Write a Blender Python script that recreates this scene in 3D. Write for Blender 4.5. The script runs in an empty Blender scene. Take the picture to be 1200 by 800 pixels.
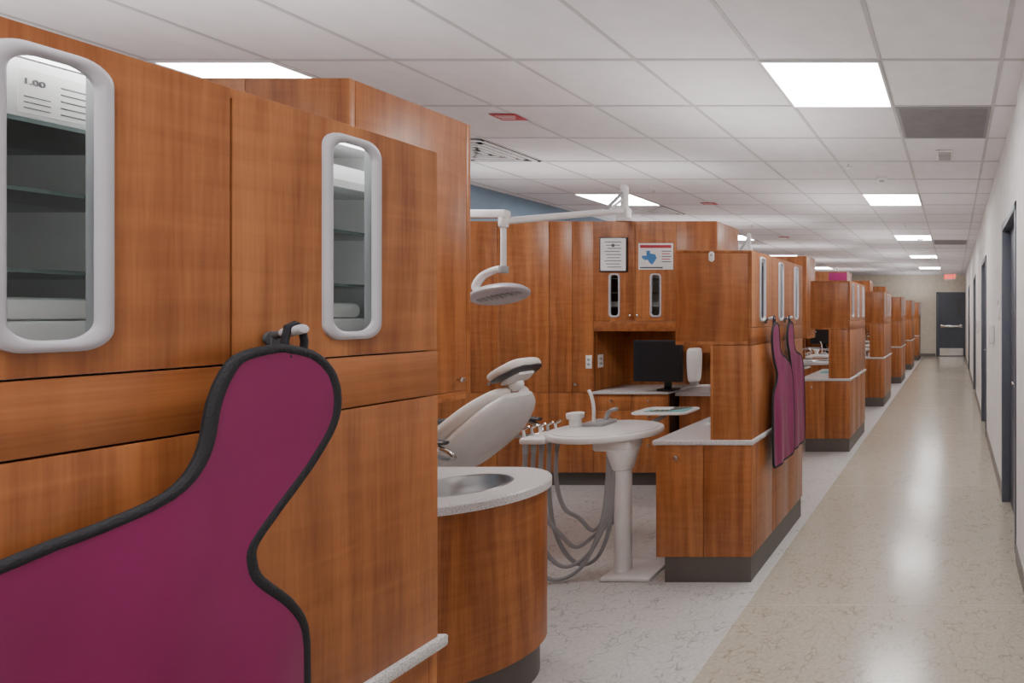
import bpy, bmesh, math, random
from mathutils import Vector, Matrix
random.seed(4)
S = bpy.context.scene
PI = math.pi

# ------------------------------------------------------------ materials
def nodes_mat(name):
    m = bpy.data.materials.new(name); m.use_nodes = True
    nt = m.node_tree
    return m, nt, nt.nodes['Principled BSDF']

def plain(name, col, rough=0.5, metal=0.0, bump=0.0, bscale=60.0, var=0.06, spec=0.5, vscale=8.0):
    m, nt, p = nodes_mat(name)
    N = nt.nodes; L = nt.links
    tc = N.new('ShaderNodeTexCoord')
    no = N.new('ShaderNodeTexNoise'); no.inputs['Scale'].default_value = vscale
    L.new(tc.outputs['Object'], no.inputs['Vector'])
    cr = N.new('ShaderNodeValToRGB')
    cr.color_ramp.elements[0].position = 0.3; cr.color_ramp.elements[1].position = 0.7
    cr.color_ramp.elements[0].color = [c*(1-var) for c in col] + [1]
    cr.color_ramp.elements[1].color = [min(1, c*(1+var)) for c in col] + [1]
    L.new(no.outputs['Fac'], cr.inputs['Fac']); L.new(cr.outputs['Color'], p.inputs['Base Color'])
    p.inputs['Roughness'].default_value = rough; p.inputs['Metallic'].default_value = metal
    p.inputs['Specular IOR Level'].default_value = spec
    if bump:
        n2 = N.new('ShaderNodeTexNoise'); n2.inputs['Scale'].default_value = bscale; n2.inputs['Detail'].default_value = 4
        L.new(tc.outputs['Object'], n2.inputs['Vector'])
        b = N.new('ShaderNodeBump'); b.inputs['Strength'].default_value = bump; b.inputs['Distance'].default_value = 0.002
        L.new(n2.outputs['Fac'], b.inputs['Height']); L.new(b.outputs['Normal'], p.inputs['Normal'])
    return m

def wood(name, dark, light, horiz=False, seed=0.0):
    m, nt, p = nodes_mat(name); N = nt.nodes; L = nt.links
    tc = N.new('ShaderNodeTexCoord')
    # gentle warp so grain wanders
    nw = N.new('ShaderNodeTexNoise'); nw.inputs['Scale'].default_value = 1.8; nw.inputs['Detail'].default_value = 1
    L.new(tc.outputs['Object'], nw.inputs['Vector'])
    wp = N.new('ShaderNodeVectorMath'); wp.operation = 'MULTIPLY_ADD'; wp.inputs[1].default_value = (0.06, 0.06, 0.06)
    L.new(nw.outputs['Color'], wp.inputs[0]); L.new(tc.outputs['Object'], wp.inputs[2])
    mp = N.new('ShaderNodeMapping'); mp.inputs['Location'].default_value = (seed, seed*1.7, seed*0.6)
    mp.inputs['Scale'].default_value = (20, 0.8, 20) if horiz else (20, 20, 0.7)
    L.new(wp.outputs[0], mp.inputs['Vector'])
    n1 = N.new('ShaderNodeTexNoise'); n1.inputs['Scale'].default_value = 1.0; n1.inputs['Detail'].default_value = 5
    n1.inputs['Distortion'].default_value = 0.35
    L.new(mp.outputs[0], n1.inputs['Vector'])
    mp2 = N.new('ShaderNodeMapping')
    mp2.inputs['Scale'].default_value = (220, 7, 220) if horiz else (220, 220, 7)
    L.new(tc.outputs['Object'], mp2.inputs['Vector'])
    n2 = N.new('ShaderNodeTexNoise'); n2.inputs['Scale'].default_value = 1.0; n2.inputs['Detail'].default_value = 3
    L.new(mp2.outputs[0], n2.inputs['Vector'])
    # curly figure across the grain, in patches
    mp3 = N.new('ShaderNodeMapping')
    mp3.inputs['Scale'].default_value = (5, 26, 4) if horiz else (5, 5, 36); mp3.inputs['Rotation'].default_value = (0.30, 0.22, 0)
    L.new(wp.outputs[0], mp3.inputs['Vector'])
    n3 = N.new('ShaderNodeTexNoise'); n3.inputs['Scale'].default_value = 1.0; n3.inputs['Detail'].default_value = 2; n3.inputs['Distortion'].default_value = 0.7
    L.new(mp3.outputs[0], n3.inputs['Vector'])
    a = N.new('ShaderNodeMath'); a.operation = 'MULTIPLY_ADD'; a.inputs[1].default_value = 0.36
    L.new(n2.outputs['Fac'], a.inputs[0]); L.new(n1.outputs['Fac'], a.inputs[2])
    b = N.new('ShaderNodeMath'); b.operation = 'MULTIPLY_ADD'; b.inputs[1].default_value = 0.28
    L.new(n3.outputs['Fac'], b.inputs[0]); L.new(a.outputs[0], b.inputs[2])
    cr = N.new('ShaderNodeValToRGB')
    cr.color_ramp.elements[0].position = 0.55; cr.color_ramp.elements[1].position = 1.09
    cr.color_ramp.elements[0].color = (*dark, 1); cr.color_ramp.elements[1].color = (*light, 1)
    L.new(b.outputs[0], cr.inputs['Fac']); L.new(cr.outputs['Color'], p.inputs['Base Color'])
    p.inputs['Roughness'].default_value = 0.34
    p.inputs['Specular IOR Level'].default_value = 0.45
    return m

M = {}
M['wood'] = wood('cherry_wood', (0.215, 0.062, 0.017), (0.49, 0.185, 0.060))
M['woodh'] = wood('cherry_wood_cross', (0.205, 0.057, 0.015), (0.44, 0.158, 0.049), True, 3.0)
M['wood2'] = wood('cherry_wood_alt', (0.195, 0.054, 0.015), (0.45, 0.162, 0.051), False, 5.0)
M['gap'] = plain('dark_gap', (0.05, 0.02, 0.01), 0.8)
M['kick'] = plain('toe_kick_vinyl', (0.11, 0.095, 0.085), 0.45)
M['lam'] = plain('light_laminate', (0.80, 0.80, 0.80), 0.5)
M['frame'] = plain('window_frame_plastic', (0.50, 0.48, 0.52), 0.32)
M['white'] = plain('white_plastic', (0.80, 0.79, 0.78), 0.3)
M['vinyl'] = plain('chair_upholstery', (0.76, 0.73, 0.68), 0.42, bump=0.1)
M['grayp'] = plain('gray_plastic', (0.36, 0.37, 0.38), 0.4)
M['dkgray'] = plain('dark_gray_plastic', (0.07, 0.07, 0.075), 0.4)
M['black'] = plain('black_plastic', (0.012, 0.012, 0.014), 0.35)
M['fabricblk'] = plain('black_binding', (0.012, 0.012, 0.016), 0.7, bump=0.8, bscale=300)
M['chrome'] = plain('brushed_nickel', (0.66, 0.65, 0.62), 0.25, 1.0)
M['steel'] = plain('stainless_steel', (0.42, 0.42, 0.42), 0.32, 1.0)
M['paper'] = plain('paper', (0.80, 0.80, 0.80), 0.7)
M['ink'] = plain('ink', (0.10, 0.10, 0.11), 0.7)
M['blue'] = plain('blue_print', (0.05, 0.20, 0.45), 0.6)
M['red'] = plain('red_print', (0.45, 0.03, 0.05), 0.6)
M['teal'] = plain('teal_paper', (0.20, 0.50, 0.50), 0.7)
M['magsign'] = plain('magenta_sign_face', (0.42, 0.02, 0.17), 0.5)
M['hose'] = plain('hose_rubber', (0.31, 0.31, 0.32), 0.45)
M['walloff'] = plain('wall_paint_offwhite', (0.72, 0.695, 0.675), 0.7, bump=0.15, bscale=200)
M['wallcream'] = plain('wall_paint_cream', (0.76, 0.69, 0.57), 0.7)
M['wallblue'] = plain('wall_paint_blue', (0.17, 0.25, 0.33), 0.7)
M['base'] = plain('baseboard_vinyl', (0.20, 0.18, 0.165), 0.5)
M['door'] = plain('door_slate', (0.075, 0.085, 0.11), 0.45)
M['doorframe'] = plain('door_frame_slate', (0.10, 0.11, 0.14), 0.4)
M['ceil'] = plain('ceiling_tile', (0.78, 0.765, 0.785), 0.9, bump=0.3, bscale=150, var=0.03)
M['tbar'] = plain('ceiling_tbar', (0.52, 0.505, 0.51), 0.5)  # whitish bars toned grey, their shadow is put into the colour
M['ventg'] = plain('vent_gray', (0.30, 0.29, 0.30), 0.6)
M['ventd'] = plain('vent_dark', (0.03, 0.03, 0.03), 0.7)

def emis(name, col, s):
    m, nt, p = nodes_mat(name)
    p.inputs['Base Color'].default_value = (*col, 1)
    p.inputs['Emission Color'].default_value = (*col, 1)
    p.inputs['Emission Strength'].default_value = s
    return m
M['panel'] = emis('light_diffuser', (1.0, 0.99, 0.985), 27.0)
M['led'] = emis('cabinet_led_strip', (1.0, 0.98, 0.97), 6.0)  # added glow strips, only there to brighten the cabinet interiors
M['exitred'] = emis('exit_letters_red', (1.0, 0.05, 0.02), 3.0)

# glass
def glass_mat(name, tint, ior):
    m, nt, p = nodes_mat(name); N = nt.nodes; L = nt.links
    tr = N.new('ShaderNodeBsdfTransparent'); tr.inputs[0].default_value = (*tint, 1)
    gl = N.new('ShaderNodeBsdfGlossy'); gl.inputs['Roughness'].default_value = 0.03
    fr = N.new('ShaderNodeFresnel'); fr.inputs[0].default_value = ior
    mx = N.new('ShaderNodeMixShader')
    L.new(fr.outputs[0], mx.inputs[0]); L.new(tr.outputs[0], mx.inputs[1]); L.new(gl.outputs[0], mx.inputs[2])
    L.new(mx.outputs[0], N['Material Output'].inputs['Surface']); return m
M['glass'] = glass_mat('cabinet_glass', (0.92, 0.95, 0.95), 1.3)
M['shelf'] = glass_mat('shelf_glass', (0.72, 0.80, 0.79), 1.3)
m, nt, p = nodes_mat('shelf_glass_edge'); p.inputs['Base Color'].default_value = (0.13, 0.18, 0.175, 1); p.inputs['Roughness'].default_value = 0.15
M['shelfe'] = m

# apron vinyl
m, nt, p = nodes_mat('apron_magenta'); N = nt.nodes; L = nt.links
tc = N.new('ShaderNodeTexCoord'); no = N.new('ShaderNodeTexNoise'); no.inputs['Scale'].default_value = 5
L.new(tc.outputs['Object'], no.inputs['Vector'])
cr = N.new('ShaderNodeValToRGB'); cr.color_ramp.elements[0].color = (0.205, 0.005, 0.080, 1); cr.color_ramp.elements[1].color = (0.28, 0.010, 0.112, 1)
L.new(no.outputs['Fac'], cr.inputs['Fac']); L.new(cr.outputs[0], p.inputs['Base Color'])
p.inputs['Roughness'].default_value = 0.33; p.inputs['Specular IOR Level'].default_value = 0.5
n2 = N.new('ShaderNodeTexNoise'); n2.inputs['Scale'].default_value = 350
b = N.new('ShaderNodeBump'); b.inputs['Strength'].default_value = 0.12; b.inputs['Distance'].default_value = 0.001
L.new(tc.outputs['Object'], n2.inputs['Vector']); L.new(n2.outputs['Fac'], b.inputs['Height']); L.new(b.outputs[0], p.inputs['Normal'])
M['apron'] = m

# speckled solid surface
m, nt, p = nodes_mat('speckled_counter'); N = nt.nodes; L = nt.links
tc = N.new('ShaderNodeTexCoord'); v = N.new('ShaderNodeTexNoise'); v.inputs['Scale'].default_value = 340; v.inputs['Detail'].default_value = 1
L.new(tc.outputs['Object'], v.inputs['Vector'])
cr = N.new('ShaderNodeValToRGB'); e = cr.color_ramp.elements
e[0].position = 0.38; e[0].color = (0.38, 0.37, 0.37, 1); e[1].position = 0.50; e[1].color = (0.67, 0.65, 0.65, 1)
L.new(v.outputs['Fac'], cr.inputs['Fac']); L.new(cr.outputs[0], p.inputs['Base Color']); p.inputs['Roughness'].default_value = 0.3
M['counter'] = m

# floors
def floor_mat(name, base, line, rough, strength):
    m, nt, p = nodes_mat(name); N = nt.nodes; L = nt.links
    tc = N.new('ShaderNodeTexCoord')
    n0 = N.new('ShaderNodeTexNoise'); n0.inputs['Scale'].default_value = 8; n0.inputs['Detail'].default_value = 2
    L.new(tc.outputs['Object'], n0.inputs['Vector'])
    mixv = N.new('ShaderNodeMix'); mixv.data_type = 'VECTOR'; mixv.inputs['Factor'].default_value = 0.30
    L.new(tc.outputs['Object'], mixv.inputs['A']); L.new(n0.outputs['Color'], mixv.inputs['B'])
    vo = N.new('ShaderNodeTexVoronoi'); vo.feature = 'DISTANCE_TO_EDGE'; vo.inputs['Scale'].default_value = 10
    L.new(mixv.outputs['Result'], vo.inputs['Vector'])
    cr = N.new('ShaderNodeValToRGB'); e = cr.color_ramp.elements
    e[0].position = 0.008; e[0].color = (1, 1, 1, 1); e[1].position = 0.034; e[1].color = (0, 0, 0, 1)
    L.new(vo.outputs['Distance'], cr.inputs['Fac'])
    n1 = N.new('ShaderNodeTexNoise'); n1.inputs['Scale'].default_value = 9
    L.new(tc.outputs['Object'], n1.inputs['Vector'])
    c2 = N.new('ShaderNodeValToRGB'); c2.color_ramp.elements[0].position = 0.40; c2.color_ramp.elements[1].position = 0.52
    L.new(n1.outputs['Fac'], c2.inputs['Fac'])
    mu = N.new('ShaderNodeMath'); mu.operation = 'MULTIPLY'; L.new(cr.outputs[0], mu.inputs[0]); L.new(c2.outputs[0], mu.inputs[1])
    mu2 = N.new('ShaderNodeMath'); mu2.operation = 'MULTIPLY'; mu2.inputs[1].default_value = strength; L.new(mu.outputs[0], mu2.inputs[0])
    n3 = N.new('ShaderNodeTexNoise'); n3.inputs['Scale'].default_value = 60; n3.inputs['Detail'].default_value = 4
    L.new(tc.outputs['Object'], n3.inputs['Vector'])
    c3 = N.new('ShaderNodeValToRGB'); c3.color_ramp.elements[0].position = .35; c3.color_ramp.elements[1].position = .65
    c3.color_ramp.elements[0].color = (*[c*0.90 for c in base], 1); c3.color_ramp.elements[1].color = (*[c*1.07 for c in base], 1)
    L.new(n3.outputs['Fac'], c3.inputs['Fac'])
    mc = N.new('ShaderNodeMix'); mc.data_type = 'RGBA'
    L.new(mu2.outputs[0], mc.inputs['Factor']); L.new(c3.outputs[0], mc.inputs['A']); mc.inputs['B'].default_value = (*line, 1)
    L.new(mc.outputs['Result'], p.inputs['Base Color'])
    p.inputs['Roughness'].default_value = rough
    bu = N.new('ShaderNodeBump'); bu.inputs['Strength'].default_value = 0.12; bu.inputs['Distance'].default_value = 0.003
    n4 = N.new('ShaderNodeTexNoise'); n4.inputs['Scale'].default_value = 10; L.new(tc.outputs['Object'], n4.inputs['Vector'])
    L.new(n4.outputs['Fac'], bu.inputs['Height']); L.new(bu.outputs[0], p.inputs['Normal'])
    return m
M['floorop'] = floor_mat('floor_sheet_gray', (0.51, 0.485, 0.465), (0.17, 0.15, 0.135), 0.36, 0.60)
M['floorcor'] = floor_mat('floor_sheet_tan', (0.43, 0.38, 0.31), (0.19, 0.15, 0.10), 0.19, 0.55)
M['joint'] = plain('floor_weld', (0.50, 0.45, 0.37), 0.4)

# ------------------------------------------------------------ mesh builder
class MB:
    def __init__(s): s.v = []; s.f = []; s.mi = []; s.slots = []
    def slot(s, k):
        if k not in s.slots: s.slots.append(k)
        return s.slots.index(k)
    def raw(s, verts, faces, mat):
        o = len(s.v); i = s.slot(mat)
        s.v += [tuple(v) for v in verts]
        for f in faces: s.f.append([o+a for a in f]); s.mi.append(i)
    def bm(s, bm, mat, mtx=None):
        if mtx is not None: bm.transform(mtx)
        bmesh.ops.recalc_face_normals(bm, faces=bm.faces)
        bm.verts.index_update()
        s.raw([v.co[:] for v in bm.verts], [[v.index for v in f.verts] for f in bm.faces], mat); bm.free()
    def box(s, x0, x1, y0, y1, z0, z1, mat, bev=0.0, mtx=None, seg=2):
        b = bmesh.new(); bmesh.ops.create_cube(b, size=1)
        for v in b.verts:
            v.co = Vector(((x0+x1)/2+v.co.x*(x1-x0), (y0+y1)/2+v.co.y*(y1-y0), (z0+z1)/2+v.co.z*(z1-z0)))
        if bev > 0: bmesh.ops.bevel(b, geom=b.edges[:], offset=bev, segments=seg, profile=0.5, affect='EDGES')
        s.bm(b, mat, mtx)
    def cyl(s, p0, p1, r, mat, r2=None, n=20, bev=0.0):
        p0 = Vector(p0); p1 = Vector(p1); d = p1-p0
        b = bmesh.new(); bmesh.ops.create_cone(b, cap_ends=True, segments=n, radius1=r, radius2=r if r2 is None else r2, depth=d.length)
        if bev > 0:
            es = [e for e in b.edges if abs(e.verts[0].co.z-e.verts[1].co.z) < 1e-6]
            bmesh.ops.bevel(b, geom=es, offset=bev, segments=2, profile=0.5, affect='EDGES')
        q = Vector((0, 0, 1)).rotation_difference(d.normalized())
        s.bm(b, mat, Matrix.Translation((p0+p1)/2) @ q.to_matrix().to_4x4())
    def sph(s, c, r, mat, sc=(1, 1, 1), rot=None):
        b = bmesh.new(); bmesh.ops.create_uvsphere(b, u_segments=20, v_segments=12, radius=r)
        mt = Matrix.Translation(c)
        if rot is not None: mt = mt @ rot
        s.bm(b, mat, mt @ Matrix.Diagonal((*sc, 1)))
    def tube(s, pts, r, mat, n=10, closed=False, sc=(1, 1), up=None):
        pts = [Vector(p) for p in pts]; k = len(pts); verts = []
        prev = None
        for i in range(k):
            if closed: t = pts[(i+1) % k]-pts[i-1]
            else: t = pts[min(i+1, k-1)]-pts[max(i-1, 0)]
            t.normalize()
            if up is not None: a = Vector(up)
            else: a = prev if prev is not None else (Vector((0, 0, 1)) if abs(t.z) < 0.9 else Vector((1, 0, 0)))
            a = a - t*a.dot(t); a.normalize(); prev = a; c = t.cross(a)
            for j in range(n):
                w = 2*PI*j/n; verts.append(pts[i]+a*math.cos(w)*r*sc[0]+c*math.sin(w)*r*sc[1])
        faces = []
        for i in range(k if closed else k-1):
            for j in range(n):
                faces.append([i*n+j, i*n+(j+1) % n, ((i+1) % k)*n+(j+1) % n, ((i+1) % k)*n+j])
        if not closed: faces.append(list(range(n))[::-1]); faces.append([(k-1)*n+j for j in range(n)])
        s.raw(verts, faces, mat)
    def loft(s, secs, mat, n=28, e=3.0, steps=5):
        # secs: (x, z, halfwidth_y, halfthick, y) ; path in XZ
        P = interp([list(q) for q in secs], steps); rings = []
        for i, q in enumerate(P):
            a = P[max(i-1, 0)]; b = P[min(i+1, len(P)-1)]
            t = Vector((b[0]-a[0], 0, b[1]-a[1])).normalized(); nrm = Vector((-t.z, 0, t.x))
            for j in range(n):
                w = 2*PI*j/n; c = math.cos(w); sn = math.sin(w)
                yy = math.copysign(abs(c)**(2/e), c)*q[2]; tt = math.copysign(abs(sn)**(2/e), sn)*q[3]
                rings.append(Vector((q[0], q[4]+yy, q[1]))+nrm*tt)
        k = len(P); faces = []
        for i in range(k-1):
            for j in range(n): faces.append([i*n+j, i*n+(j+1) % n, (i+1)*n+(j+1) % n, (i+1)*n+j])
        faces.append(list(range(n))[::-1]); faces.append([(k-1)*n+j for j in range(n)])
        s.raw(rings, faces, mat)
    def prism(s, pts, z0, z1, mat, mtx=None, bev=0.0):
        b = bmesh.new(); vs = [b.verts.new((p[0], p[1], z0)) for p in pts]; f = b.faces.new(vs)
        r = bmesh.ops.extrude_face_region(b, geom=[f])
        for v in r['geom']:
            if isinstance(v, bmesh.types.BMVert): v.co.z = z1
        if bev > 0:
            es = [e for e in b.edges if abs(e.verts[0].co.z-e.verts[1].co.z) < 1e-6]
            bmesh.ops.bevel(b, geom=es, offset=bev, segments=2, profile=0.5, affect='EDGES')
        s.bm(b, mat, mtx)
    def make(s, name, loc=(0, 0, 0), smooth=True):
        me = bpy.data.meshes.new(name); me.from_pydata(s.v, [], s.f)
        for k in s.slots: me.materials.append(M[k])
        me.polygons.foreach_set('material_index', s.mi)
        b = bmesh.new(); b.from_mesh(me); bmesh.ops.recalc_face_normals(b, faces=b.faces); b.to_mesh(me); b.free()
        if smooth:
            me.polygons.foreach_set('use_smooth', [True]*len(me.polygons)); me.set_sharp_from_angle(angle=math.radians(38))
        me.update()
        return put(name, me, loc)
def put(name, me, loc=(0, 0, 0)):
    o = bpy.data.objects.new(name, me); o.location = loc; S.collection.objects.link(o); return o
def copy(o, dy, dx=0.0):
    c = bpy.data.objects.new(o.name.split('.')[0], o.data); c.location = (o.location.x+dx, o.location.y+dy, o.location.z)
    c.rotation_euler = o.rotation_euler
    S.collection.objects.link(c); return c
def interp(P, steps):
    out = []; k = len(P)
    for i in range(k-1):
        p0 = P[max(i-1, 0)]; p1 = P[i]; p2 = P[i+1]; p3 = P[min(i+2, k-1)]
        for j in range(steps):
            t = j/steps
            out.append([0.5*((2*b)+(-a+c)*t+(2*a-5*b+4*c-d)*t*t+(-a+3*b-3*c+d)*t**3) for a, b, c, d in zip(p0, p1, p2, p3)])
    out.append(list(P[-1])); return out
def rrect(w, h, r, n=8):
    pts = []
    for cx, cy, a0 in ((w/2-r, h/2-r, 0), (-w/2+r, h/2-r, 90), (-w/2+r, -h/2+r, 180), (w/2-r, -h/2+r, 270)):
        for i in range(n+1):
            a = math.radians(a0+90*i/n); pts.append((cx+r*math.cos(a), cy+r*math.sin(a)))
    return pts

CH = 2.73      # ceiling height
FX = -1.09     # corridor face of the island cabinets
XL = -4.80; XR = 0.38; YB = -2.5; YE = 18.4
BAY = 2.78; IY = 0.165; DY0 = 1.79

# ------------------------------------------------------------ room shell
b = MB(); b.box(XL-0.1, -1.03, YB-0.1, YE+0.1, -0.05, 0, 'floorop'); b.make('floor', smooth=False)
b = MB(); b.box(-1.03, XR+0.15, YB-0.1, YE+0.1, -0.05, 0, 'floorcor')
for y in (0.85, 2.72, 4.6, 6.5, 8.4, 10.3, 12.2, 14.1, 16.0): b.box(-1.03, XR, y-0.002, y+0.002, -0.001, 0.0006, 'joint')
b.make('floor_corridor', smooth=False)
b = MB(); b.box(XL-0.1, XR+0.15, YB-0.1, YE+0.1, CH, CH+0.05, 'ceil'); b.make('ceiling', smooth=False)
b = MB(); x = -0.375+0.615
while x > XL: b.box(x-0.010, x+0.010, YB, YE, CH-0.004, CH, 'tbar'); x -= 0.615
y = 2.76-0.615*8
while y < YE: b.box(XL, XR, y-0.010, y+0.010, CH-0.0035, CH, 'tbar'); y += 0.615
b.make('ceiling_grid', smooth=False)
b = MB(); b.box(XL-0.1, XL, YB, YE, 0, CH, 'wallblue'); b.make('wall_left', smooth=False)
b = MB(); b.box(XL, XR, YB-0.1, YB, 0, CH, 'walloff'); b.make('wall_back', smooth=False)
b = MB(); b.box(XL, XR, YE, YE+0.1, 0, CH, 'wallcream'); b.make('wall_end', smooth=False)
doors = [(3.30, 4.25), (6.40, 7.40), (9.5, 10.5), (13.2, 14.2)]
yy = YB
for d0, d1 in doors+[(YE, YE)]:
    b = MB(); b.box(XR, XR+0.12, yy, d0, 0, CH, 'walloff')
    if yy == YB: b.box(XR-0.015, XR, YB, 3.2, 0, CH, 'walloff')
    b.make('wall_right', smooth=False)
    if d1 > d0: b = MB(); b.box(XR, XR+0.12, d0, d1, 2.131, CH, 'walloff'); b.make('wall_right', smooth=False)
    yy = d1
b = MB(); yy = 3.2
for d0, d1 in doors: b.box(XR-0.006, XR, yy, d0-0.005, 0, 0.10, 'base'); yy = d1+0.005
b.box(XR-0.006, XR, yy, YE, 0, 0.10, 'base'); b.box(XR-0.021, XR-0.015, YB, 3.2, 0, 0.10, 'base'); b.make('baseboard_right', smooth=False)
b = MB(); b.box(XL, -0.62, YE-0.008, YE, 0, 0.10, 'base'); b.make('baseboard_end', smooth=False)
for i, (d0, d1) in enumerate(doors):
    b = MB(); d0 += .001; d1 -= .001
    b.box(XR-0.012, XR+0.12, d0, d0+0.05, 0, 2.13, 'doorframe', .003); b.box(XR-0.012, XR+0.12, d1-0.05, d1, 0, 2.13, 'doorframe', .003)
    b.box(XR-0.012, XR+0.12, d0, d1, 2.08, 2.13, 'doorframe', .003)
    b.box(XR+0.05, XR+0.09, d0+0.05, d1-0.05, 0.005, 2.08, 'door', .002)
    b.cyl((XR+0.05, d0+0.12, 1.0), (XR-0.005, d0+0.12, 1.0), 0.012, 'chrome'); b.cyl((XR-0.002, d0+0.12, 1.0), (XR-0.002, d0+0.24, 1.0), 0.010, 'chrome')
    b.make('door_%d' % (i+1))
# far door
b = MB(); E_ = YE-.001
b.box(-0.60, -0.53, E_-0.02, E_, 0, 2.16, 'doorframe', .003); b.box(0.355, 0.378, E_-0.02, E_, 0, 2.16, 'doorframe', .003); b.box(-0.60, 0.378, E_-0.02, E_, 2.10, 2.16, 'doorframe', .003)
b.box(-0.53, 0.36, E_-0.012, E_, 0.01, 2.10, 'door')
b.box(-0.48, 0.31, E_-0.016, E_-0.011, 0.03, 0.28, 'chrome')
b.box(-0.46, 0.28, E_-0.08, E_-0.03, 0.98, 1.05, 'chrome', .008); b.box(-0.46, -0.38, E_-0.05, E_-0.01, 0.96, 1.07, 'chrome', .005); b.box(0.2, 0.28, E_-0.05, E_-0.01, 0.96, 1.07, 'chrome', .005)
b.box(0.08, 0.24, E_-0.03, E_-0.01, 1.35, 1.95, 'dkgray')
b.make('door_5')

# ceiling light panels
def light_panel():
    b = MB(); w = 0.615
    b.box(0.012, w-0.012, 0.012, w-0.012, -0.006, -0.003, 'panel')
    for a in ((0.002, 0.014, 0.002, w-0.002), (w-0.014, w-0.002, 0.002, w-0.002), (0.014, w-0.014, 0.002, 0.014), (0.014, w-0.014, w-0.014, w-0.002)):
        b.box(*a, -0.009, -0.001, 'white')
    return b.make('ceiling_light_panel', (-0.99, 2.76, CH-0.003), smooth=False)
lp = light_panel()
for k in (-5, 5, 10, 15, 20): copy(lp, 0.615*k)
for k in (-5, 0, 5, 10, 15, 20): copy(lp, 0.615*k, -3.075)

# return grille + diffusers
b = MB(); w = 0.615
b.box(0.01, w-0.01, 0.01, w-0.01, -0.006, 0, 'ventg')
for i in range(28): b.box(0.03, w-0.03, 0.03+i*0.02, 0.036+i*0.02, -0.010, -0.005, 'ventg')
o = b.make('ceiling_return_grille', (-0.375, 3.375, CH-0.003), smooth=False); copy(o, 0.615*10)
b = MB()
b.box(0.01, w-0.01, 0.01, w-0.01, -0.004, 0, 'ventd')
for i in range(5):
    q = 0.02+i*0.055
    for a in ((q, w-q, q, q+0.03), (q, w-q, w-q-0.03, w-q), (q, q+0.03, q, w-q), (w-q-0.03, w-q, q, w-q)):
        b.box(*a, -0.012-0.002*i, -0.004, 'white')
o = b.make('ceiling_air_diffuser', (-4.065, 3.99, CH-0.003), smooth=False); copy(o, 0.615*4); copy(o, 0.615*9)
b = MB(); b.box(0, .13, 0, .26, -0.01, 0, 'white', .003)
for i in range(8): b.box(.015, .115, .02+i*.029, .032+i*.029, -0.012, -0.009, 'ventg')
b.make('ceiling_speaker', (-0.14, 4.28, CH-0.0045))
b = MB(); b.cyl((0, 0, 0), (0, 0, -0.03), 0.06, 'white', 0.045, bev=.006); b.cyl((0, 0, -0.03), (0, 0, -0.042), 0.022, 'grayp')
o = b.make('smoke_detector', (-0.68, 5.15, CH-0.0005)); copy(o, 4.2, .1); copy(o, 7.3, .2)
b = MB(); b.cyl((0, 0, 0), (0, 0, -0.008), 0.035, 'white'); b.cyl((0, 0, -0.008), (0, 0, -0.04), 0.008, 'chrome'); b.cyl((0, 0, -0.04), (0, 0, -0.043), 0.018, 'chrome')
o = b.make('fire_sprinkler', (-0.9, 4.65, CH-0.0005)); copy(o, 1.3, .25); copy(o, 3.2, .2); copy(o, 3.2, -2.0); copy(o, 1.0, -2.2)
b = MB(); b.box(0, .17, 0, .11, -0.004, 0, 'red', .001)
for i in range(3): b.box(.02, .15-.02*i, .025+.025*i, .033+.025*i, -0.0046, -0.0038, 'paper')
o = b.make('ceiling_red_label', (-2.98, 3.50, CH-0.0045)); copy(o, 2.8, .05); copy(o, 5.6, .05)

# exit sign
b = MB(); b.box(-0.17, 0.17, -0.02, 0.02, -0.10, 0.10, 'paper', .006); b.box(-0.03, 0.03, -0.015, 0.015, 0.10, 0.135, 'white')
ex = b.make('exit_sign', (-0.12, 17.2, CH-0.1395))
def text(parent, body, size, loc, rot, mat, off=0.0, ax='CENTER'):
    cu = bpy.data.curves.new('letters', 'FONT'); cu.body = body; cu.size = size; cu.extrude = 0.0005; cu.align_x = ax; cu.align_y = 'CENTER'; cu.offset = off
    t = bpy.data.objects.new('letters', cu); cu.materials.append(M[mat]); t.rotation_euler = rot; t.location = loc; t.parent = parent; S.collection.objects.link(t)
text(ex, 'EXIT', .18, (0, -.0215, 0), (PI/2, 0, 0), 'exitred', .003)

# ------------------------------------------------------------ island cabinets
def knob(b, p, d, r=0.014):
    p = Vector(p); d = Vector(d)
    b.cyl(p, p+d*0.014, r*0.45, 'chrome', n=12); b.cyl(p+d*0.012, p+d*0.026, r, 'chrome', n=18, bev=.004)

def win_frame(b, T, w=0.094, h=0.366):
    """oval framed window; local x across, y up, z outwards, T = placement matrix"""
    prof = [(0.0, 0.0), (0.0, 0.005), (0.0025, 0.0075), (0.006, 0.0085), (0.010, 0.008), (0.0135, 0.005), (0.0145, 0.001)]
    rings = []
    for ins, zz in prof:
        rr = max(0.028-ins*0.25, 0.01); rings.append([Vector((p[0], p[1], zz)) for p in rrect(w-2*ins, h-2*ins, rr)])
    n = len(rings[0]); vs = [v for r in rings for v in r]; fs = []
    for i in range(len(rings)-1):
        for j in range(n): fs.append([i*n+j, i*n+(j+1) % n, (i+1)*n+(j+1) % n, (i+1)*n+j])
    b.raw([T @ v for v in vs], fs, 'frame')
    P = rrect(w-0.029, h-0.029, 0.0245)
    b.raw([T @ Vector((p[0], p[1], .001)) for p in P], [list(range(len(P)))], 'glass')
    for s in (-1, 1):   # lining of the cut-out
        b.box(min(s*.0385, s*.0399), max(s*.0385, s*.0399), -.1745, .1745, -.0188, -.0006, 'grayp', mtx=T)
        b.box(-.0385, .0385, min(s*.1738, s*.1752), max(s*.1738, s*.1752), -.0188, -.0006, 'grayp', mtx=T)

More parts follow.
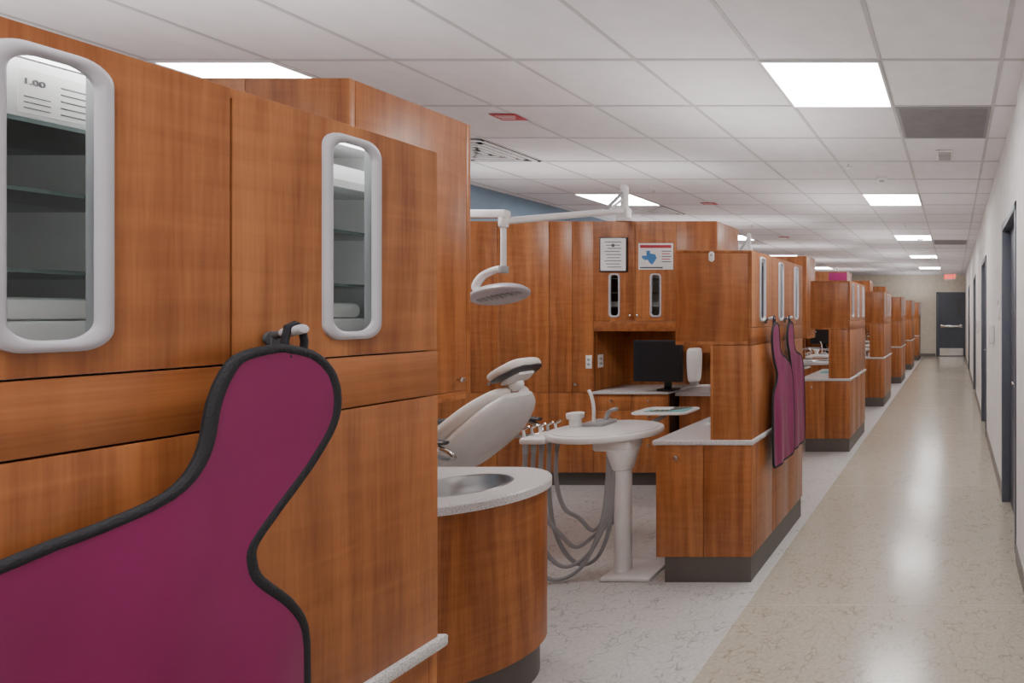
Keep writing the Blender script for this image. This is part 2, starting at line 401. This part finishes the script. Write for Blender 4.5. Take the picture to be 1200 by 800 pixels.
def door_with_hole(b, mat, u0, u1, z0, z1, uc, zc, hw, hh, bx):
    bx(u0, uc-hw, z0, z1); bx(uc+hw, u1, z0, z1); bx(uc-hw, uc+hw, z0, zc-hh); bx(uc-hw, uc+hw, zc+hh, z1)

RYZ = Matrix(((0, 0, 1, 0), (1, 0, 0, 0), (0, 1, 0, 0), (0, 0, 0, 1)))   # x->Y, y->Z, z->X
LEN = 0.99
def island():
    b = MB(); g = 0.0016
    b.box(-0.47, -0.006, 0.006, LEN-0.02, 0, 0.14, 'kick')
    b.box(-0.498, -0.018, 0.018, LEN-0.018, 0.138, 0.742, 'gap')
    for a0, a1 in ((-0.516, -0.260), (-0.260, 0.0)):
        b.box(a0+g, a1-g, 0.0, 0.0185, 0.138, 0.740, 'wood' if a0 < -.3 else 'wood2', .0012)
        b.box(a0+g, a1-g, LEN-0.0185, LEN, 0.138, 0.740, 'wood', .0012)
    for i in range(3):
        y0 = 0.019+i*(LEN-0.038)/3; y1 = 0.019+(i+1)*(LEN-0.038)/3
        b.box(-0.0185, 0, y0+g, y1-g, 0.138, 0.740, 'wood2' if i % 2 else 'wood', .0012)
        b.box(-0.516, -0.4975, y0+g, y1-g, 0.138, 0.740, 'wood', .0012)
    knob(b, (-0.40, 0, 0.676), (0, -1, 0))
    b.box(-0.53, 0.012, -0.014, LEN+0.014, 0.742, 0.768, 'counter', .006)
    b.box(-0.205, -0.0175, 0.0175, LEN-0.0175, 0.768, 1.279, 'gap')
    b.box(-0.0185, 0, 0, LEN, 0.768, 1.277, 'wood2', .0012)
    b.box(-0.222, -0.204, 0, LEN, 0.768, 1.277, 'wood', .0012)
    b.box(-0.203, -0.0195, 0, 0.0185, 0.768, 1.277, 'wood', .0012); b.box(-0.203, -0.0195, LEN-0.0185, LEN, 0.768, 1.277, 'wood', .0012)
    Z0 = 1.280; ZT = 1.79
    b.box(-0.0185, 0, 0, LEN, Z0, 1.371, 'woodh', .0012)
    b.box(-0.41, -0.0195, 0.0, LEN, Z0, Z0+0.018, 'wood', .001)
    b.box(-0.392, -0.0195, 0.018, LEN-0.018, 1.372, 1.386, 'lam')
    b.box(-0.41, -0.0005, 0.0, LEN, ZT-0.016, ZT, 'wood', .0012)
    b.box(-0.39, -0.022, 0.02, LEN-.02, ZT-0.0185, ZT-.0165, 'lam')
    b.box(-0.41, -0.0195, 0.0, 0.0185, Z0+.018, ZT-.016, 'wood2', .0012); b.box(-0.41, -0.0195, LEN-0.0185, LEN, Z0+.018, ZT-.016, 'wood', .0012)
    b.box(-0.41, -0.392, 0.0185, LEN-0.0185, Z0+.018, ZT-.016, 'wood', .0012)
    b.box(-0.391, -0.388, 0.0185, LEN-0.0185, 1.386, ZT-.016, 'lam')
    b.box(-0.388, -0.022, 0.0186, 0.022, 1.386, ZT-.016, 'lam'); b.box(-0.388, -0.022, LEN-.022, LEN-0.0186, 1.386, ZT-.016, 'lam')
    dw = LEN/3
    for i in range(3):
        y0 = i*dw; y1 = y0+dw; yc = (y0+y1)/2; zc = 1.586
        mt = 'wood' if i % 2 == 0 else 'wood2'
        door_with_hole(b, mt, y0+g, y1-g, 1.374, ZT-.001, yc, zc, 0.040, 0.1755, lambda u0, u1, z0, z1: b.box(-0.0185, 0, u0, u1, z0, z1, mt))
        for u0, u1 in ((y0+.006, yc-.041), (yc+.041, y1-.006)): b.box(-.0205, -.0187, u0, u1, 1.386, ZT-.02, 'lam')
        win_frame(b, Matrix.Translation((0, yc, zc)) @ RYZ)
        if i: b.box(-0.388, -0.03, y0-0.006, y0+0.006, 1.386, ZT-.016, 'lam')
        b.box(-0.050, -0.022, y0+.03, y1-.03, ZT-.026, ZT-.020, 'led')  # added fill strip, lifts the dim interior
        b.box(-0.050, -0.022, y0+.008, y0+.014, 1.40, ZT-.03, 'led')
        for z in (1.50, 1.60, 1.685):
            solid = (i == 2 and z == 1.685)
            b.box(-0.36, -0.052, y0+0.012, y1-0.012, z, z+(.014 if solid else .005), 'lam' if solid else 'shelf')
            if not solid: b.box(-0.052, -0.050, y0+0.012, y1-0.012, z, z+0.005, 'shelfe')
        # contents
        b.box(-0.26, -0.06, yc-0.08, yc+0.10, 1.387, 1.440, 'paper', .006)
        b.prism([(p[0]-.15, p[1]+yc+.02) for p in rrect(.16, .16, .04)], 1.4405, 1.470, 'white', bev=.010)
        if i == 2:
            b.box(-0.30, -0.08, yc-0.06, yc+0.12, 1.700, 1.735, 'paper', .012)
            for q in range(12): b.cyl((-.06-.0, y1-.0062, 1.41+.026*q), (-.06, y1-.0072, 1.41+.026*q), .0035, 'dkgray', n=8)
        elif i == 0:
            b.box(-0.20, -0.08, yc-0.05, yc+0.09, 1.691, 1.72, 'paper', .006)
        b.cyl((-0.17, yc+0.01, 1.6055), (-0.17, yc+0.01, 1.63), 0.03, 'paper', bev=.004)
    return b
isl = island().make('corridor_island_cabinet', (FX, IY, 0))
for k in range(1, 7): copy(isl, BAY*k)
# labelled carton on the top shelf behind the near window (part of the cabinet's contents)
b = MB(); b.box(-.14, 0, -.11, .11, 0, .072, 'paper', .002); b.box(-.0002, .0006, .002, .10, .006, .060, 'white')
for q in range(5): b.box(.0004, .001, .034, .092-.008*(q % 2), .012+.0085*q, .0136+.0085*q, 'ink')
for q in range(3): b.box(.0004, .001, .006, .026, .012+.007*q, .0132+.007*q, 'ink')
ct = b.make('carton', (-.052, LEN*.5+.005, 1.6905)); ct.parent = isl
text(ct, '1.00', .010, (.0008, .005, .045), (PI/2, 0, PI/2), 'ink', 0.0002, 'LEFT')

# ------------------------------------------------------------ dividers
def divider():
    b = MB(); g = 0.0016; D = 0.45; xl = XL+0.003; X1 = -3.01; X2 = -2.32; X3 = -1.98; H = 2.22
    b.box(xl, X2-0.07, 0.05, D-0.03, 0, 0.12, 'kick')
    b.box(xl, X1-0.001, 0.019, D-0.019, 0.12, H-0.002, 'gap')
    b.box(xl, X1, 0.0195, D-.0195, H-.018, H, 'wood')
    ed = [xl, -4.30, -3.82, -3.385, -3.19, X1]
    for i in range(5):
        for z0, z1 in ((0.12, 0.785), (0.788, H)):
            b.box(ed[i]+g, ed[i+1]-g, 0, 0.0185, z0, z1, 'wood' if (i+(z0 > .5)) % 2 else 'wood2', .0012)
            b.box(ed[i]+g, ed[i+1]-g, D-0.0185, D, z0, z1, 'wood', .0012)
    b.box(X1-0.018, X1, 0.0195, D-.0195, 0.80, 1.30, 'wood')
    for x in (-4.25, -3.87, -3.15): knob(b, (x, 0, 0.86), (0, -1, 0))
    b.box(X1, X2, 0.0195, D-.0195, 1.30, 1.318, 'wood'); b.box(X1, X2, 0.0195, D-.0195, H-.018, H, 'wood')
    b.box(X1, X2, 0.0, 0.0185, 1.30, 1.384, 'woodh', .0012)
    b.box(X1, X2, 0.36, 0.365, 1.318, H-.018, 'lam')
    b.box(X1, X2, D-0.0185, D, 1.30, H, 'wood', .001)
    for a0, a1 in ((X1, -2.665), (-2.665, X2)):
        xc = (a0+a1)/2; zc = 1.60
        door_with_hole(b, 'wood', a0+g, a1-g, 1.387, H, xc, zc, .040, .1755, lambda u0, u1, z0, z1: b.box(u0, u1, 0, .0185, z0, z1, 'wood'))
        win_frame(b, Matrix.Translation((xc, 0, zc)) @ Matrix.Rotation(PI/2, 4, 'X'))
        b.box(xc-.10, xc+.10, .022, .04, 1.83, 1.836, 'led')  # added fill strip behind the door window
        for z in (1.50, 1.62, 1.74): b.box(a0+.01, a1-.01, .05, .35, z, z+.006, 'shelf'); b.box(a0+.01, a1-.01, .048, .05, z, z+.006, 'shelfe')
        b.box(xc-.1, xc+.1, .1, .3, 1.507, 1.55, 'paper'); b.box(xc-.1, xc+.1, .1, .3, 1.32, 1.42, 'paper')
        knob(b, (a1-.03 if a0 == X1 else a0+.03, 0, 1.43), (0, -1, 0), .011)
    b.box(X2+.0185, X3-.0185, .0195, D-.0195, 1.12, H-.001, 'gap')
    b.box(X2, X3, 0, .0185, 1.12, H, 'wood2', .0012); b.box(X2, X3, D-.0185, D, 1.12, H, 'wood', .0012)
    b.box(X2, X2+.018, .0195, D-.0195, 1.12, 1.30, 'wood')
    b.box(X3-.0185, X3, .0195, D-.0195, 1.12, 1.138, 'woodh', .001); b.box(X3-.0185, X3, .0195, D-.0195, 1.140, H, 'wood2', .0012)
    b.box(X2, X3, .0195, D-.0195, 1.105, 1.12, 'wood', .001)
    knob(b, (X3, 0.39, 1.185), (1, 0, 0), .011)
    b.box(X1, -2.12, D-.03, D, 0.802, 1.30, 'wood', .001)
    b.box(X1, -2.385, .019, D-.001, .12, .776, 'gap')
    b.box(X1, -2.378, -.02, D, .776, .80, 'counter', .005)
    xs = (X1, -2.70, -2.385)
    for i in range(2):
        for z0, z1 in ((.12, .40), (.403, .64), (.643, .774)):
            b.box(xs[i]+g, xs[i+1]-g, 0, .0185, z0, z1, 'wood', .0012); knob(b, ((xs[i]+xs[i+1])/2, 0, z1-.05), (0, -1, 0), .010)
    # outlets: one on the cabinet face, one on the side of the recess
    b.box(-3.075, -3.025, -.005, 0, .99, 1.10, 'white', .002)
    for z in (1.015, 1.055): b.box(-3.062, -3.038, -.0065, -.004, z, z+.018, 'grayp')
    b.box(X1, X1+.005, .05, .12, .99, 1.10, 'white', .002)
    for z in (1.015, 1.055): b.box(X1+.004, X1+.0065, .07, .10, z, z+.018, 'grayp')
    return b
dv = divider().make('operatory_divider_cabinet', (0, DY0, 0))
for k in range(1, 6): copy(dv, BAY*k)

# vanity with basin
def outline(off=0.0, n=72, rx=.303, ry=.26, lx=.455):
    pts = []
    for i in range(n):
        a = 2*PI*i/n; c = math.cos(a); s = math.sin(a)
        if c >= 0: r = 1/math.sqrt((c/(rx-off))**2+(s/(ry-off))**2)
        else: r = min((ry-off)/max(abs(s), 1e-6), (lx-off)/max(abs(c), 1e-6))
        pts.append((r*c, r*s))
    return pts
b = MB(); n = 72
b.prism(outline(.04), 0, .14, 'kick')
O = outline(.016)
vs = [(p[0], p[1], z) for z in (.14, .755) for p in O]
b.raw(vs, [[j, (j+1) % n, n+(j+1) % n, n+j] for j in range(n)]+[list(range(n))[::-1]], 'wood2')
inner = [(.165*math.cos(2*PI*i/n), .140*math.sin(2*PI*i/n)) for i in range(n)]
rings = [[(p[0], p[1], .747) for p in outline(.018)], [(p[0], p[1], .747) for p in outline(0)], [(p[0], p[1], .776) for p in outline(0)], [(p[0], p[1], .782) for p in outline(.005)], [(*p, .782) for p in inner]]
vs = [v for r in rings for v in r]
b.raw(vs, [[i*n+j, i*n+(j+1) % n, (i+1)*n+(j+1) % n, (i+1)*n+j] for i in range(4) for j in range(n)], 'counter')
rings = [[(p[0]*k, p[1]*k, z) for p in inner] for k, z in ((1.05, .7825), (1.04, .785), (1.0, .785), (.97, .780), (.93, .73), (.84, .69), (.6, .67), (.12, .662), (.11, .655))]
vs = [v for r in rings for v in r]; K = len(rings)
b.raw(vs, [[i*n+j, i*n+(j+1) % n, (i+1)*n+(j+1) % n, (i+1)*n+j] for i in range(K-1) for j in range(n)]+[[(K-1)*n+j for j in range(n)]], 'steel')
b.tube(interp([[-.22, 0, .782], [-.22, 0, .86], [-.215, 0, .93], [-.17, 0, .965], [-.11, 0, .945], [-.09, 0, .91]], 6), .011, 'chrome')
b.cyl((-.22, 0, .782), (-.22, 0, .80), .022, 'chrome')
vn = b.make('sink_vanity', (-1.920, DY0+.336, 0))
for k in range(1, 6): copy(vn, BAY*k)

# ------------------------------------------------------------ dental chair
b = MB()
b.loft([(-.28, .03, .20, .025, 0), (-.1, .03, .24, .03, 0), (.2, .03, .24, .03, 0), (.36, .03, .18, .025, 0)], 'grayp')
b.box(-.15, .16, -.11, .11, .05, .36, 'white', .03, seg=4); b.box(-.30, .24, -.16, .16, .34, .43, 'white', .03, seg=4)
b.loft([(.40, .50, .25, .05, 0), (.25, .47, .27, .07, 0), (-.10, .48, .27, .065, 0), (-.45, .52, .26, .06, 0), (-.72, .50, .24, .055, 0), (-1.02, .44, .20, .045, 0), (-1.12, .42, .14, .025, 0)], 'vinyl')
b.loft([(.33, .50, .20, .03, 0), (.38, .54, .27, .07, 0), (.56, .71, .28, .065, 0), (.72, .87, .24, .055, 0), (.81, .965, .15, .035, 0), (.83, .99, .08, .01, 0)], 'vinyl')
b.loft([(.40, .45, .2, .02, 0), (.47, .52, .25, .055, 0), (.66, .69, .27, .06, 0), (.80, .86, .21, .045, 0), (.865, .95, .11, .02, 0)], 'white')
b.box(.82, .85, -.03, .03, .91, 1.08, 'chrome', .006)
b.loft([(.75, 1.045, .07, .012, 0), (.78, 1.062, .12, .034, 0), (.85, 1.10, .135, .04, 0), (.92, 1.145, .11, .035, 0), (.945, 1.16, .06, .010, 0)], 'vinyl')
b.loft([(.775, 1.030, .09, .006, 0), (.80, 1.040, .125, .012, 0), (.86, 1.072, .138, .016, 0), (.925, 1.115, .115, .012, 0), (.95, 1.135, .07, .005, 0)], 'dkgray')
b.loft([(.80, 1.015, .05, .010, 0), (.86, 1.045, .085, .022, 0), (.92, 1.085, .06, .010, 0)], 'white')
b.sph((.855, 0, 1.01), .04, 'white')
for s in (-1, 1):
    b.tube(interp([[.05, s*.27, .44], [.06, s*.33, .47], [.10, s*.345, .58], [.12, s*.345, .66]], 5), .016, 'chrome')
    b.loft([(-.12, .70, .025, .012, s*.345), (.0, .71, .034, .018, s*.345), (.35, .725, .036, .018, s*.345), (.62, .735, .034, .016, s*.345), (.74, .73, .02, .01, s*.345)], 'dkgray')
    b.tube(interp([[.66, s*.345, .72], [.75, s*.34, .68], [.76, s*.32, .635], [.66, s*.28, .63], [.56, s*.24, .64]], 5), .013, 'chrome')
ch = b.make('dental_chair', (-3.56, 3.38, 0))
for k in range(1, 5): copy(ch, BAY*k)

# ------------------------------------------------------------ delivery unit
b = MB()
b.box(-.07, .20, -.10, .14, 0, .022, 'white', .008)
b.cyl((0, 0, .02), (0, 0, .62), .044, 'white', n=32); b.cyl((0, 0, .58), (0, 0, .70), .050, 'white', .085, n=32, bev=.01)
b.box(-.14, .07, -.06, .08, .69, .755, 'white', .02, seg=3)
el = [(-.15+.305*math.cos(2*PI*i/60), .09+.255*math.sin(2*PI*i/60)) for i in range(60)]
b.prism(el, .755, .790, 'white', bev=.012)
b.prism([(-.15+(p[0]+.15)*.9, .09+(p[1]-.09)*.9) for p in el], .788, .795, 'white', bev=.002)
b.box(-.50, -.36, -.11, .09, .742, .778, 'white', .014, seg=3)
hp = []
for i in range(5):
    yq = -.09+i*.04; xq = -.475+.014*i
    b.cyl((xq, yq, .74), (xq-.012, yq, .825), .009, 'grayp' if i % 2 else 'white', .006, n=12)
    b.cyl((xq-.012, yq, .82), (xq+.02, yq, .838), .006, 'chrome', n=10)
    b.cyl((xq, yq, .69), (xq, yq, .76), .013, 'grayp', n=12); hp.append((xq, yq))
for i, (xq, yq) in enumerate(hp):
    low = (.018, .07, .16, .045, .22)[i]; ex_ = (.0, .02, .05, .03, .07)[i]
    b.tube(interp([[xq, yq, .70], [xq+.003, yq-.01, .50], [xq+.015+ex_*.5, yq-.015, .26+low*.4], [xq+.07+ex_, yq-.02, .07+low], [xq+.18+ex_*.5, yq-.02, low], [xq+.30, yq*.6-.02, .06+low], [-.085+.010*i, yq*.3-.03, .30], [-.07+.012*i, -.03, .52], [-.07+.012*i, -.02, .69]], 7), .0105, 'hose', n=8)
b.cyl((-.35, .12, .793), (-.35, .12, .84), .03, 'white'); b.cyl((-.35, .12, .84), (-.35, .12, .875), .042, 'white', .046, bev=.006)
b.tube(interp([[-.27, .16, .80], [-.27, .16, .90], [-.285, .16, .97], [-.30, .16, 1.0]], 4), .009, 'white')
b.tube(interp([[-.24, .22, .80], [-.22, .22, .86], [-.17, .22, .88]], 4), .012, 'grayp')
b.box(-.31, -.19, .11, .26, .794, .815, 'grayp', .006)
b.tube([(-.02, .29, .775), (-.01, .38, .785), (.0, .44, .80), (.0, .44, .825)], .014, 'grayp')
b.prism([(p[0]+.01, p[1]+.44) for p in rrect(.35, .24, .05)], .822, .834, 'white', bev=.003)
b.box(-.09, .15, .36, .50, .834, .838, 'teal'); b.box(-.06, .05, .40, .46, .838, .846, 'paper', .003)
for i in range(4): b.cyl((-.05+.03*i, .35, .841), (.06+.03*i, .52, .841), .003, 'chrome', n=8)
du = b.make('dental_delivery_unit', (-1.845, 3.05, 0))
for k in range(1, 4): copy(du, BAY*k)

# ------------------------------------------------------------ overhead operatory light (on divider top)
b = MB()
b.cyl((0, 0, 0), (0, 0, .03), .06, 'white'); b.cyl((0, 0, .03), (0, 0, .28), .030, 'white', n=24); b.sph((0, 0, .28), .032, 'white')
b.box(-.06, .04, -.04, .04, .03, .12, 'white', .015)
E = Vector((-.22, -.97, -.16))
P0 = Vector((0, -.02, .09))
b.tube([P0, P0.lerp(E, .5), E], .024, 'white', n=14)
b.tube([(0, 0, .26), P0.lerp(E, .18)+Vector((0, 0, .02))], .012, 'grayp', n=10)
b.tube([(0, 0, .20), P0.lerp(E, .14)+Vector((0, 0, .02))], .010, 'white', n=10)
b.box(E.x-.26, E.x+.03, E.y-.03, E.y+.03, E.z+.02, E.z+.075, 'white', .012)
b.cyl(E+Vector((0, 0, .03)), E-Vector((0, 0, .04)), .028, 'white', bev=.006)
b.cyl(E, E-Vector((0, 0, .315)), .016, 'white')
hb = E-Vector((0, 0, .315))
b.cyl(hb+Vector((0, 0, .02)), hb-Vector((0, 0, .03)), .028, 'grayp', bev=.006)
b.tube(interp([[hb.x, hb.y, hb.z], [hb.x-.06, hb.y, hb.z-.01], [hb.x-.13, hb.y-.01, hb.z-.05], [hb.x-.165, hb.y-.02, hb.z-.12], [hb.x-.13, hb.y-.02, hb.z-.165]], 6), .024, 'white', n=12)
R = Matrix.Rotation(math.radians(-12), 4, 'Y') @ Matrix.Rotation(math.radians(-24), 4, 'X')
c = hb+Vector((.0, -.03, -.17))
prof = [(.0, .045), (.08, .042), (.14, .028), (.168, .005), (.170, -.012), (.160, -.020), (.02, -.012), (0, -.012)]
nn = 40; vs = []
for r, z in prof:
    for j in range(nn):
        a = 2*PI*j/nn; vs.append(c+(R @ Vector((r*math.cos(a)*1.12, r*math.sin(a)*.62, z))))
b.raw(vs, [[i*nn+j, i*nn+(j+1) % nn, (i+1)*nn+(j+1) % nn, (i+1)*nn+j] for i in range(len(prof)-1) for j in range(nn)], 'frame')
for i in range(-4, 5): b.sph(c+(R @ Vector((i*.033, 0, -.018))), .014, 'grayp', (1, 2.2*(1-.07*abs(i)), .5), R)
ol = b.make('operatory_light', (-2.77, 4.60, 2.2205))
for k in range(1, 4): copy(ol, BAY*k)

# ------------------------------------------------------------ aprons
LEFT = [(1.395, .845), (1.388, .812), (1.372, .793), (1.325, .775), (1.256, .762), (1.212, .733), (1.188, .681), (1.176, .630), (1.155, .56), (1.11, .505), (1.03, .475), (.85, .462), (.70, .458), (.60, .462), (.565, .475), (.555, .50)]
RIGHT = [(1.395, .855), (1.378, .897), (1.335, .924), (1.272, .925), (1.209, .894), (1.143, .845), (1.103, .817), (1.075, .815), (1.045, .824), (.990, .862), (.937, .886), (.856, .890), (.70, .890), (.60, .886), (.565, .872), (.555, .845)]
def at(tab, z):
    for (z0, y0), (z1, y1) in zip(tab, tab[1:]):
        if z <= z0 and z >= z1: return y0+(y1-y0)*(z0-z)/(z0-z1)
    return tab[-1][1]
LS = [(q[0], q[1]) for q in interp([list(q) for q in LEFT], 6)]
RS = [(q[0], q[1]) for q in interp([list(q) for q in RIGHT], 6)]
def apron(name, fy, xo, amp, seed):
    def dx(y, z):
        h = min(1.0, max(0.0, (1.40-z)/.40))
        return xo+amp*h*(math.sin(y*22+z*3+seed)+.5*math.sin(y*43-z*5+seed*2))
    zs = sorted({round(q[0], 4) for q in LS+RS if .555 <= q[0] <= 1.395} | {1.395-.01*i for i in range(85)}, reverse=True)
    zs = [z for z in zs if .555 <= z <= 1.395]
    C = 30; b = MB(); fr = []; bk = []
    for z in zs:
        l = at(LS, z); r = at(RS, z)
        for j in range(C+1):
            y = l+(r-l)*j/C; fr.append((dx(y, z)+.004, fy(y), z)); bk.append((dx(y, z)-.004, fy(y), z))
    n = len(zs); F = [[i*(C+1)+j, i*(C+1)+j+1, (i+1)*(C+1)+j+1, (i+1)*(C+1)+j] for i in range(n-1) for j in range(C)]
    b.raw(fr, F, 'apron'); b.raw(bk, [f[::-1] for f in F], 'apron')
    path = [(at(LS, z), z) for z in zs[::3]]+[(at(LS, .555)+(at(RS, .555)-at(LS, .555))*j/20, .555) for j in range(21)]+[(at(RS, z), z) for z in zs[::-3]]
    clean = [path[0]]
    for p in path[1:]:
        if math.hypot(p[0]-clean[-1][0], p[1]-clean[-1][1]) > .004: clean.append(p)
    b.tube([(dx(y, z), fy(y), z) for y, z in clean], .0080, 'fabricblk', n=10, closed=True, sc=(.85, 1), up=(1, 0, 0))
    b2 = fy(.872); w_ = .013; hx = max(xo-.002, FX+.034)
    b.tube([(dx(.872, 1.385), b2-.009, 1.380), (hx, b2-w_, 1.405), (hx, b2-.009, 1.430), (hx, b2, 1.434), (hx, b2+.009, 1.430), (hx, b2+w_, 1.405), (dx(.872, 1.385), b2+.009, 1.380)], .0045, 'fabricblk', n=8)
    return b.make(name)
AY1 = 3.90; AY2 = 4.25
apron('lead_apron', lambda y: y, -1.049, .0085, 0.6)
apron('lead_apron', lambda y: AY1-.85*y, -1.036, .006, 1.9)
apron('lead_apron', lambda y: AY2-.85*y, -1.056, .004, 3.1)
def hook(y):
    b = MB(); z = 1.410
    b.cyl((0, 0, 0), (.006, 0, 0), .012, 'dkgray', bev=.002); b.box(0.001, .010, -.006, .006, -.02, .012, 'dkgray', .003)
    b.cyl((.006, 0, .004), (.026, 0, .009), .0062, 'dkgray', n=16); b.cyl((.020, 0, .008), (.054, 0, .016), .0078, 'frame', n=18, bev=.003)
    b.make('coat_hook', (FX+.0005, y, z))
hook(.872); hook(AY1-.85*.872); hook(AY2-.85*.872)

# ------------------------------------------------------------ things on the second divider
YD = DY0+BAY
b = MB(); b.box(-.115, .115, -.012, 0, -.145, .145, 'black', .003); b.box(-.105, .105, -.0135, -.011, -.135, .135, 'paper')
for i in range(9): b.box(-.07+.01*(i % 3), .07-.012*(i % 2), -.0142, -.0134, .10-i*.026, .106-i*.026, 'ink')
b.cyl((.0, -.0135, .075), (.0, -.0145, .075), .014, 'ink')
b.make('framed_certificate', (-2.84, YD-.0005, 1.94))
b = MB(); b.box(-.145, .145, -.004, 0, -.11, .11, 'paper', .001)
pts = [(-.10, -.01), (-.10, .015), (-.055, .015), (-.055, .07), (-.02, .07), (-.02, .04), (.03, .03), (.045, -.01), (.03, -.04), (.0, -.085), (-.02, -.07), (-.045, -.03), (-.07, -.035)]
b.prism([(p[0]*.85-.03, p[1]*.75-.005) for p in pts], .004, .005, 'blue', Matrix.Rotation(PI/2, 4, 'X'))
b.box(-.13, .13, -.005, -.004, .070, .095, 'red'); b.box(-.13, .06, -.005, -.004, -.100, -.088, 'ink')
for i in range(5): b.box(.05, .13-.01*(i % 2), -.005, -.004, .04-i*.022, .047-i*.022, 'red' if i % 2 else 'ink')
b.make('wall_poster', (-2.49, YD-.0005, 1.925))
b = MB()
b.box(-.215, .215, -.015, .015, .09, .43, 'black', .006); b.box(-.203, .203, -.0165, -.014, .105, .418, 'black')
b.box(-.03, .03, .012, .13, .22, .25, 'black', .005); b.box(-.03, .03, .11, .135, .012, .25, 'black', .005)
b.prism([(p[0], p[1]+.13) for p in rrect(.16, .14, .04)], .001, .016, 'black', bev=.003)
mo = b.make('computer_monitor', (-2.425, YD-.085, .800)); mo.rotation_euler = (0, 0, math.radians(-8))
for k in (1, 2): copy(mo, BAY*k)
b = MB(); b.loft([(0, .0, .03, .02, 0), (0, .02, .055, .042, 0), (0, .14, .066, .05, 0), (0, .25, .066, .05, 0), (0, .28, .05, .035, 0)], 'white', e=2.6)
b.box(-.03, .03, -.02, .02, -.03, .01, 'grayp', .006); b.box(-.03, .03, .035, .0705, .235, .27, 'white', .004)
b.make('soap_dispenser', (-2.135, YD-.0715, .885))
b = MB(); b.box(-.10, .07, -.10, .12, 0, .012, 'paper', .002, Matrix.Rotation(.2, 4, 'Z')); b.box(-.07, .06, -.08, .10, .012, .02, 'teal', .002, Matrix.Rotation(-.1, 4, 'Z'))
o = b.make('paper_stack', (-1.43, 3.43, .7685)); copy(o, BAY)
b = MB(); b.prism(rrect(.03, .055, .0149), 0, .003, 'paper', Matrix.Rotation(PI/2, 4, 'X'), bev=.001); b.cyl((0, -.003, .008), (0, -.0045, .008), .006, 'grayp')
b.make('wall_badge', (-1.305, IY+BAY-.0005, 1.755))
b = MB(); b.box(-.17, .17, -.006, 0, -.07, .07, 'magsign', .001)
b.make('magenta_sign', (-2.15, DY0+3*BAY-.0005, 2.13))
b = MB(); b.box(-.012, 0, -.07, .07, -.10, .10, 'paper', .003); b.box(-.0135, -.011, -.05, .05, .02, .06, 'grayp')
o = b.make('room_sign', (XR-.0003, 4.55, 1.50)); copy(o, 3.1); copy(o, 6.2)
b = MB(); b.box(-.05, 0, -.06, .06, -.09, .09, 'white', .01)
o = b.make('hand_sanitizer_dispenser', (XR-.0003, 5.2, 1.25)); copy(o, 2.9)
b = MB(); b.box(-.06, .06, -.12, .12, 0, .10, 'paper', .004); b.box(.058, .0612, -.06, .06, .03, .07, 'blue')
o = b.make('glove_box', (-1.45, 8.72, .7685)); copy(o, BAY)

# ------------------------------------------------------------ added fill lamps above cabinets and behind the camera, to brighten the ceiling
def ceiling_fill(x, y, z, sx, sy, w):
    ld = bpy.data.lights.new('cabinet_top_uplight', 'AREA'); ld.shape = 'RECTANGLE'; ld.size = sx; ld.size_y = sy; ld.energy = w; ld.color = (1, .98, .99)
    o = bpy.data.objects.new('cabinet_top_uplight', ld); o.location = (x, y, z); o.rotation_euler = (PI, 0, 0); S.collection.objects.link(o)
for k in range(7): ceiling_fill(FX-.2, IY+BAY*k+LEN/2, 1.81, .36, .95, 12 if k < 2 else 9)
for k in range(6): ceiling_fill(-3.4, DY0+BAY*k+.22, 2.24, 2.6, .38, 9)
ceiling_fill(-2.4, -1.2, 1.9, 3.0, 1.6, 22)

# ------------------------------------------------------------ world + camera
W = bpy.data.worlds.new('World'); S.world = W; W.use_nodes = True
W.node_tree.nodes['Background'].inputs[0].default_value = (.8, .85, 1, 1); W.node_tree.nodes['Background'].inputs[1].default_value = .3
cd = bpy.data.cameras.new('camera'); cam = bpy.data.objects.new('camera', cd); S.collection.objects.link(cam)
cam.location = (0, 0, 1.45); cam.rotation_euler = (PI/2, 0, 0)
cd.sensor_width = 36; cd.lens = 641/1200*36; cd.shift_x = -(1118-600)/1200; cd.shift_y = -33/1200; cd.clip_start = .02; cd.clip_end = 100
S.camera = cam
